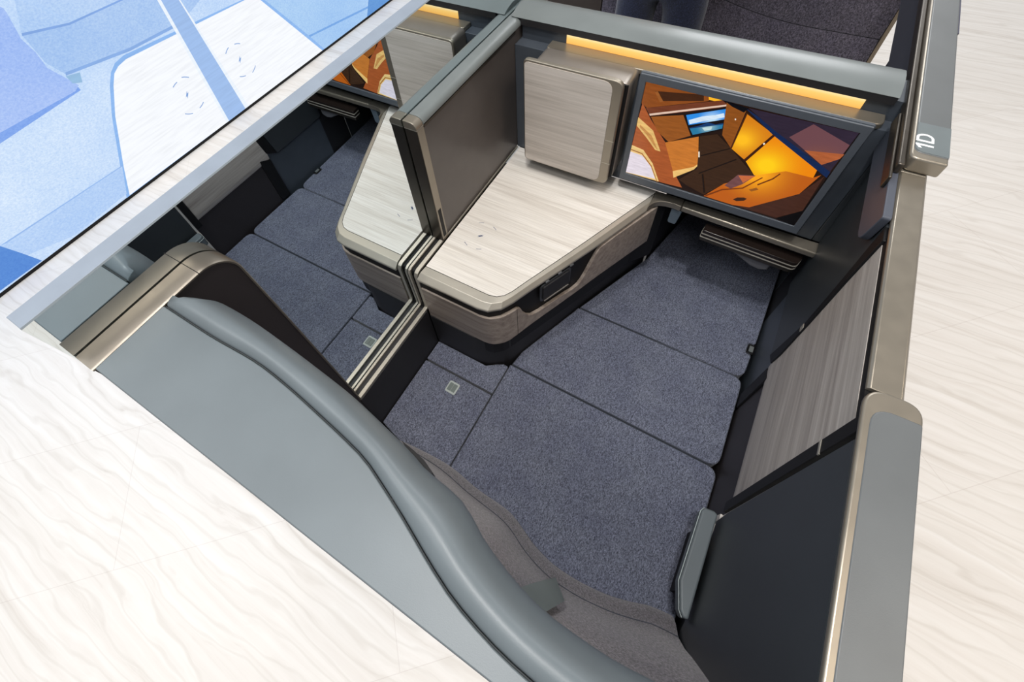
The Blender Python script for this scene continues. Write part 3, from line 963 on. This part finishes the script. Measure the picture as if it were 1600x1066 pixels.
# ------------------------------------------------------------------ curved backrest
def make_backrest():
    low = [(0.06, .150), (.128, .146), (.16, .139), (.22, .150), (.284, .153), (.33, .149), (.375, .142), (.42, .139), (.463, .138), (.497, .134), (.535, .120), (.569, .105), (.61, .093), (.648, .087), (.70, .087), (.74, .091), (.777, .097), (.81, .106), (.847, .119), (.88, .133), (.93, .150)]
    low[0] = (0.06, .132); low[1] = (.128, .138); low[2] = (.16, .143)
    xs = linspace(0.062, 0.9165, 48)
    yl = interp(xs, low)
    yi = interp(xs, INNER)
    rows = []
    for x, a, b in zip(xs, yl, yi):
        e = max(0.0, (x - .86) / .06)
        top = b - 0.010
        r = []
        for z, s, add in ((0.4515, 0, -.010), (0.455, 0, -.002), (0.47, 0, 0.0), (0.50, .06, 0.001), (0.535, .16, -.001), (0.575, .30, -.004), (0.64, .44, -.003), (0.74, .60, 0), (0.88, .80, 0), (1.015, 1.0, 0)):
            r.append((x, a * (1 - s) + top * s + add - 0.012 * e, z))
        rows.append(r)
    rows = [r + [(r[-1][0], r[-1][1] - .02, 1.015), (r[0][0], r[-1][1] - .02, 0.4515)] for r in rows]
    o = obj('backrest', loft(rows, True, True), FABRIC_BACK, None, angle=60)
    tag(o, 'curved brown-grey woven backrest rising from the bed below the leather roll', 'backrest')
    obj('stitched_seam', tube([(r[5][0], r[5][1] + .0008, r[5][2]) for r in rows], 0.0012, 5), PIPING, o)


make_backrest()


# ------------------------------------------------------------------ padded armrest
def make_armrest():
    o = [(0.8815, 0.342), (0.886, 0.3505), (0.905, 0.3535), (0.9145, 0.350), (0.9145, 0.128), (0.9040, 0.1275), (0.8955, 0.137), (0.8795, 0.187)]
    bm = prism(rounded(o, .006, 4), 2, 0.575, 0.620)
    a = obj('armrest', bm, LEATHER, None, bevel=0.011, seg=4, angle=50)
    tag(a, 'slim padded grey-green leather armrest along the aisle side of the bed', 'armrest')
    obj('piping', tube([(x, y, 0.609) for x, y in [(.9040, .1272), (.8953, .1367), (.8792, .187), (.8812, .342), (.8857, .3508), (.905, .3538)]], 0.0011, 5), plain('armrest_piping', rgb(170, 182, 180), 0.5), a)
    obj('mount', box(0.901, 0.912, 0.18, 0.32, 0.452, 0.576), BLACK, a)


make_armrest()


# ================================================================== aisle side wall
def make_aisle():
    # front fixed panel
    t = thing('aisle_partition', 'dark leather aisle panel between the wooden door and the television', 'side panel', (0.93, 0.9, 0))
    obj('panel', lean(prism([(1.0445, 0.645), (1.0445, 1.186), (0.752, 1.186), (0.745, 1.03), (0.744, 0.88), (0.766, 0.75), (0.784, 0.645)], 0, 0.8985, 0.916)), LEATHER_DARK, t, bevel=0.004, seg=3)
    obj('lower_panel', box(0.9405, 0.944, 0.70, 1.168, 0.0, 0.640), BLACK_SOFT, t)
    tr = obj('edge_trim', lean(prism([(0.741, 0.678), (0.730, 0.744), (0.726, 0.859), (0.724, 0.906), (0.722, 1.067), (0.716, 1.187), (0.7505, 1.187), (0.7435, 1.03), (0.7425, 0.88), (0.7645, 0.75), (0.7825, 0.650)], 0, 0.8955, 0.914)), BLACK, t, bevel=0.002)
    obj('edge_trim', lean(prism([(0.700, 0.452), (0.745, 0.452), (0.745, 0.645), (0.700, 0.670)], 0, 0.8985, 0.908)), BLACK, t, bevel=0.002)
    obj('strike_plate', lean(prism(rounded(rect(0.7275, 0.7415, 0.860, 0.880), .004, 4), 0, 0.8945, 0.8965)), BRONZE_LIGHT, tr, bevel=0.0006)

    # sliding door
    t = thing('suite_door', 'sliding suite door of taupe wood topped by a plain champagne rail', 'door', (0.925, 0.6, 0))
    pr = [(0.9045, 0.643), (0.900, 0.652), (0.899, 0.668), (0.899, 1.177), (0.910, 1.177), (0.910, 0.643)]
    obj('door_panel', lean(prism(pr, 1, 0.386, 0.7435)), WOOD_WALL, t, angle=50)
    obj('lower_panel', lean(box(0.9045, 0.9085, 0.362, 0.6995, 0.0, 0.642)), BROWN_BLACK, t)
    obj('core', lean(box(0.9106, 0.9150, 0.386, 0.7150, 0.664, 1.1885)), BLACK, t)
    obj('shadow_gap', lean(box(0.8998, 0.9104, 0.386, 0.716, 1.1773, 1.1915)), BLACK, t)
    obj('top_rail', prism([(0.8988, 1.192), (0.8988, 1.1965), (0.9018, 1.2), (0.9375, 1.2), (0.9415, 1.196), (0.9415, 1.192)], 1, 0.4280, 0.884), BRONZE, t, bevel=0.001)
    obj('top_rail', prism([(0.8985, 1.189), (0.8985, 1.1965), (0.9015, 1.2), (0.9375, 1.2), (0.9415, 1.196), (0.9415, 1.189)], 1, 0.8845, 1.044), BRONZE, t, bevel=0.001)
    obj('outer_skin', box(0.9375, 0.9412, 0.386, 1.04, 0.0, 1.1888), SLATE, t)

    # rear fixed panel with its cap
    t = thing('aisle_partition', 'charcoal aisle panel by the headwall capped with grey leather in a champagne frame', 'side panel', (0.93, 0.15, 0))
    obj('panel', lean(prism([(-0.058, 0.555), (0.075, 0.555), (0.110, 0.545), (0.128, 0.560), (0.345, 0.585), (0.3525, 0.66), (0.3525, 1.1955), (-0.058, 1.1955)], 0, 0.8955, 0.912)), LEATHER_DARK, t, bevel=0.003)
    obj('lower_panel', box(0.9405, 0.950, -0.058, 0.3, 0.0, 0.54), BLACK_SOFT, t)
    tr = obj('edge_trim', lean(box(0.8955, 0.912, 0.3610, 0.3845, 0.62, 1.1955)), BLACK, t, bevel=0.001)
    obj('edge_line', lean(box(0.9030, 0.912, 0.3530, 0.3605, 0.60, 1.1885)), PALE_EDGE, t)  # bright reflection off the panel edge, painted as a pale strip
    obj('edge_line', box(0.924, 0.930, 0.346, 0.3605, 0.452, 0.599), PALE_EDGE, t)  # lower run of the painted edge reflection
    obj('strike_plate', lean(box(0.8945, 0.8965, 0.3605, 0.3835, 1.088, 1.094)), BRONZE_LIGHT, tr)
    obj('core', box(0.9405, 0.954, -0.058, 0.385, 0.541, 1.1955), BLACK_SOFT, t)
    cap = rounded(rect(0.8945, 0.9595, -0.058, 0.4275), [0, 0, .022, .030], 7)
    c = obj('cap', prism(cap, 2, 1.1960, 1.205), BRONZE, t, bevel=0.003, seg=3)
    inl = rounded(rect(0.9035, 0.9585, -0.0575, 0.401), [0, 0, .004, .030], 7)
    obj('cap_inlay', prism(inl, 2, 1.198, 1.2062), LEATHER_INLAY, c, bevel=0.0015, seg=2)

    # front post with the seat number
    t = thing('post_cap', 'raised grey leather post cap with a white seat number above the aisle door', 'post cap', (0.925, 1.2, 1.19))
    cap = rounded(rect(0.8965, 0.9525, 0.8865, 2.2), [.016, .005, 0, 0], 6)
    c = obj('cap', prism(cap, 2, 1.2012, 1.2305), BRONZE, t, bevel=0.004, seg=3)
    inl = rounded(rect(0.9005, 0.9522, 0.9020, 2.2), [.016, .004, 0, 0], 6)
    obj('cap_inlay', prism(inl, 2, 1.215, 1.2318), LEATHER_INLAY, c, bevel=0.003, seg=3)
    npl = obj('number_plate', prism(rounded([(0.9022, 0.9045), (0.9515, 0.9045), (0.9515, 0.990), (0.9022, 0.990)], [.015, .003, 0, 0], 6), 2, 1.2317, 1.2322), plain('plate_grey', rgb(104, 112, 114), 0.35), t)
    # digit and letter, read from the aisle side: letter tops point to -x, text runs along +y

    def glyph(name, outline, hole=None):
        def W(p):
            return (0.9278 - p[1], p[0], 1.2324)
        bm = bmesh.new()
        if hole is None:
            prism([W(p)[:2] for p in outline], 2, 1.2323, 1.2328, bm)
        else:
            rows = []
            for p, q in zip(outline, hole):
                a = W(p); c_ = W(q)
                rows.append([(a[0], a[1], 1.2323), (a[0], a[1], 1.2328), (c_[0], c_[1], 1.2328), (c_[0], c_[1], 1.2323)])
            loft(rows + [rows[0]], True, False, bm)
            bmesh.ops.remove_doubles(bm, verts=bm.verts, dist=1e-6)
        return obj(name, bm, WHITE_PRINT, npl, smooth=False)
    y0 = 0.9135
    glyph('seat_digit', [(y0 + .0085, 0), (y0 + .0127, 0), (y0 + .0127, .0265), (y0 + .0093, .0265), (y0 + .0018, .0215), (y0 + .0018, .0170), (y0 + .0085, .0212)])
    y1 = 0.9335
    n = 14
    o_, i_ = [], []
    for k in range(n + 1):
        an = -math.pi / 2 + math.pi * k / n
        o_.append((y1 + .011 + .0120 * math.cos(an), .01325 + .01325 * math.sin(an)))
        i_.append((y1 + .011 + .0078 * math.cos(an), .01325 + .0093 * math.sin(an)))
    o_ += [(y1, .0265), (y1, 0.0)]
    i_ += [(y1 + .0042, .01325 + .0093), (y1 + .0042, .01325 - .0093)]
    glyph('seat_letter', o_, i_)
    # stepped inner side
    obj('inner_trim', prism(rounded(rect(0.8845, 0.8962, 0.872, 2.2), [.010, 0, 0, 0], 5), 2, 1.2012, 1.2225), BRONZE_DARK, t, bevel=0.003, seg=3)
    obj('inner_trim', prism(rounded(rect(0.8790, 0.8843, 0.845, 1.04), [.005, 0, 0, 0], 5), 2, 1.185, 1.212), BRONZE_DARK, t, bevel=0.002, seg=2)
    obj('leather_pad', prism(rounded([(0.768, 1.120), (1.044, 1.120), (1.044, 1.2005), (0.755, 1.2005)], [.03, .002, .002, .006], 6), 0, 0.8845, 0.8980), leather('pad_leather', rgb(76, 80, 90), 0.4), t, bevel=0.006, seg=4)
    obj('post_core', box(0.8985, 0.952, 1.05, 2.2, 1.066, 1.2010), leather('post_leather', rgb(66, 68, 76), 0.4), t, bevel=0.002)
    obj('outer_edge', box(0.9526, 0.9555, 1.35, 2.2, 1.19, 1.228), plain('outer_navy', rgb(52, 52, 74), 0.4), t)


make_aisle()


# ================================================================== the suite in front
def make_next():
    t = thing('aisle_partition', 'dark side panel of the suite in front, beyond the leather ridge by the aisle', 'side panel', (0.93, 1.4, 0))
    obj('panel', prism([(1.1705, 0.0), (1.1705, 1.064), (1.728, 1.064), (1.728, 0.0)], 0, 0.9395, 0.952), LEATHER_DARK, t, bevel=0.002)
    t = thing('privacy_divider', 'dark brown screen of the suite in front, beyond the ridge beside the mirror', 'divider', (0.02, 1.4, 0))
    obj('panel', box(0.004, 0.032, 1.176, 1.69, 0.0, 1.19), PANEL_GREY, t, bevel=0.001)
    obj('edge', box(0.004, 0.033, 1.6905, 1.70, 0.0, 1.19), BLACK, t)
    t = thing('passenger_seat', 'charcoal woven seat of the suite in front with a slim bronze side edge', 'seat', (0.45, 2.5, 0))
    def sl(x0, x1, y0, y1, z0, z1, name, mat, bev=.01):
        # slightly reclined slab
        bm = bmesh.new()
        box_into(bm, x0, x1, y0, y1, z0, z1)
        for v in bm.verts:
            v.co.y += (v.co.z - 0.45) * 0.10
        return obj(name, bm, mat, t, bevel=bev, seg=3)
    rows = []
    xs = linspace(-0.40, 0.975, 24)
    def seamz(x): return 0.735 + 0.10 * (1 - max(0, min(1, (x - .2) / .55))) ** 2
    for lo, name in ((True, 'seat_back'), (False, 'seat_back')):
        rows = []
        for x in xs:
            sz = seamz(x)
            a, b = (0.42, sz - .002) if lo else (sz + .002, 1.22)
            r = []
            for k in range(9):
                s = k / 8
                z = a + (b - a) * s
                bulge = -0.012 * math.sin(math.pi * s) ** 0.5
                r.append((x, 2.285 + (z - .45) * .05 + bulge + .012, z))
            r += [(x, 2.44, b), (x, 2.44, a)]
            rows.append(r)
        obj(name, loft(rows, True, True), FABRIC_NEXT, t, angle=60)
    sl(0.977, 0.992, 2.275, 2.45, 0.0, 1.22, 'side_trim', plain('bronze_brown', rgb(128, 116, 100), 0.35, 0.5), .002)
    obj('base', box(-0.40, 0.975, 2.30, 2.45, 0.0, 0.42), BLACK, t)


make_next()


# ================================================================== visitor standing in the suite in front
def skin(name, verts, edges, mat, parent=None, sub=2, root=0):
    me = bpy.data.meshes.new(name)
    me.from_pydata([v[0] for v in verts], edges, [])
    me.materials.append(mat)
    o = bpy.data.objects.new(name, me)
    COL.objects.link(o)
    if parent:
        o.parent = parent
        o.matrix_parent_inverse = Matrix.Translation(-parent.location)
    o.modifiers.new('skin', 'SKIN').use_smooth_shade = True
    for i, v in enumerate(verts):
        r = v[1]
        me.skin_vertices[0].data[i].radius = r if isinstance(r, tuple) else (r, r)
        me.skin_vertices[0].data[i].use_root = (i == root)
    s = o.modifiers.new('subdivision', 'SUBSURF')
    s.levels = sub
    s.render_levels = sub
    return o


def make_person():
    px, py = 0.150, 2.10
    t = thing('person', 'person in dark navy trousers standing in the suite in front beyond the ridge', 'person', (px, py, 0))
    skin_m = plain('skin', rgb(196, 150, 124), 0.55)
    V = []; E = []

    def add(p, r, par=None):
        V.append((p, r))
        if par is not None: E.append((par, len(V) - 1))
        return len(V) - 1
    pel = add((px, py, 1.02), .10)
    ch = add((px, py, 1.20), .125, pel); sh = add((px, py, 1.40), .11, ch)
    nk = add((px, py - .005, 1.50), .052, sh); hd = add((px, py - .015, 1.585), .075, nk); hd2 = add((px, py - .015, 1.67), .078, hd); add((px, py - .01, 1.73), .05, hd2)
    for s in (-1, 1):
        hip = add((px + s * .10, py, .94), .075, pel); kn = add((px + s * .105, py - .01, .52), .055, hip); an = add((px + s * .105, py + .02, .09), .036, kn); add((px + s * .11, py - .14, .035), (.035, .03), an)
        so = add((px + s * .19, py, 1.385), .055, sh); el = add((px + s * .25, py + .01, 1.20), .042, so); wr = add((px + s * .10, py - .20, 1.20), .028, el)
        pm = add((px + s * .055, py - .215, 1.20), .032, wr)
        for k, (dz, ln) in enumerate(((-.03, .06), (-.01, .072), (.01, .07), (.028, .055))):
            f1 = add((px + s * .025, py - .225, 1.20 + dz), .0095, pm); add((px + s * .02 - s * ln * .4, py - .24, 1.195 + dz), .008, f1)
        th = add((px + s * .06, py - .225, 1.245), .010, pm); add((px + s * .03, py - .235, 1.26), .009, th)
    skin('body', V, E, skin_m, t)
    # trousers
    navy = fabric('navy_trousers', rgb(26, 32, 52), rgb(12, 16, 28), 200.0)
    V2 = []; E2 = []

    def add2(p, r, par=None):
        V2.append((p, r))
        if par is not None: E2.append((par, len(V2) - 1))
        return len(V2) - 1
    w = add2((px, py, 1.12), (.15, .115)); c = add2((px, py, 1.05), (.14, .11), w)
    for s in (-1, 1):
        a = add2((px + s * .103, py, .90), (.088, .095), c); b2 = add2((px + s * .105, py - .005, .66), (.083, .088), a); c2 = add2((px + s * .11, py, .40), (.07, .075), b2); add2((px + s * .11, py + .015, .10), (.062, .07), c2)
    skin('trousers', V2, E2, navy, t)
    jacket = fabric('dark_jacket', rgb(38, 40, 48), rgb(20, 21, 27), 200.0)
    V3 = []; E3 = []

    def add3(p, r, par=None):
        V3.append((p, r))
        if par is not None: E3.append((par, len(V3) - 1))
        return len(V3) - 1
    j0 = add3((px, py, 1.10), (.17, .13)); j1 = add3((px, py, 1.26), (.165, .14), j0); j2 = add3((px, py, 1.40), (.13, .12), j1); add3((px, py, 1.475), (.07, .07), j2)
    for s in (-1, 1):
        a = add3((px + s * .19, py, 1.385), .072, j2); b2 = add3((px + s * .25, py + .01, 1.20), .058, a); add3((px + s * .13, py - .17, 1.20), .045, b2)
    skin('jacket', V3, E3, jacket, t)
    shoe = plain('black_shoe', rgb(20, 20, 22), 0.3)
    for s in (-1, 1):
        skin('shoe', [((px + s * .108, py + .045, .05), (.042, .05)), ((px + s * .11, py - .05, .045), (.045, .045)), ((px + s * .112, py - .16, .035), (.042, .035)), ((px + s * .112, py - .2, .03), (.03, .028))], [(0, 1), (1, 2), (2, 3)], shoe, t)
    hair = plain('dark_hair', rgb(38, 30, 26), 0.6)
    skin('hair', [((px, py + .01, 1.70), .088), ((px, py + .025, 1.76), .06), ((px, py + .05, 1.64), .065)], [(0, 1), (0, 2)], hair, t)
    # face
    eye_m = plain('eye', rgb(60, 46, 40), 0.2)
    for s in (-1, 1):
        bm = bmesh.new()
        bmesh.ops.create_uvsphere(bm, u_segments=10, v_segments=8, radius=.011, matrix=Matrix.Translation((px + s * .032, py - .086, 1.645)))
        obj('eye', bm, eye_m, t)
    skin('nose', [((px, py - .085, 1.645), .008), ((px, py - .108, 1.605), .013)], [(0, 1)], skin_m, t)
    skin('mouth', [((px - .022, py - .084, 1.565), .005), ((px, py - .09, 1.564), .007), ((px + .022, py - .084, 1.565), .005)], [(0, 1), (1, 2)], plain('lips', rgb(160, 98, 88), 0.5), t)
    for s in (-1, 1):
        skin('ear', [((px + s * .078, py, 1.655), .012), ((px + s * .08, py, 1.61), .009)], [(0, 1)], skin_m, t)


make_person()
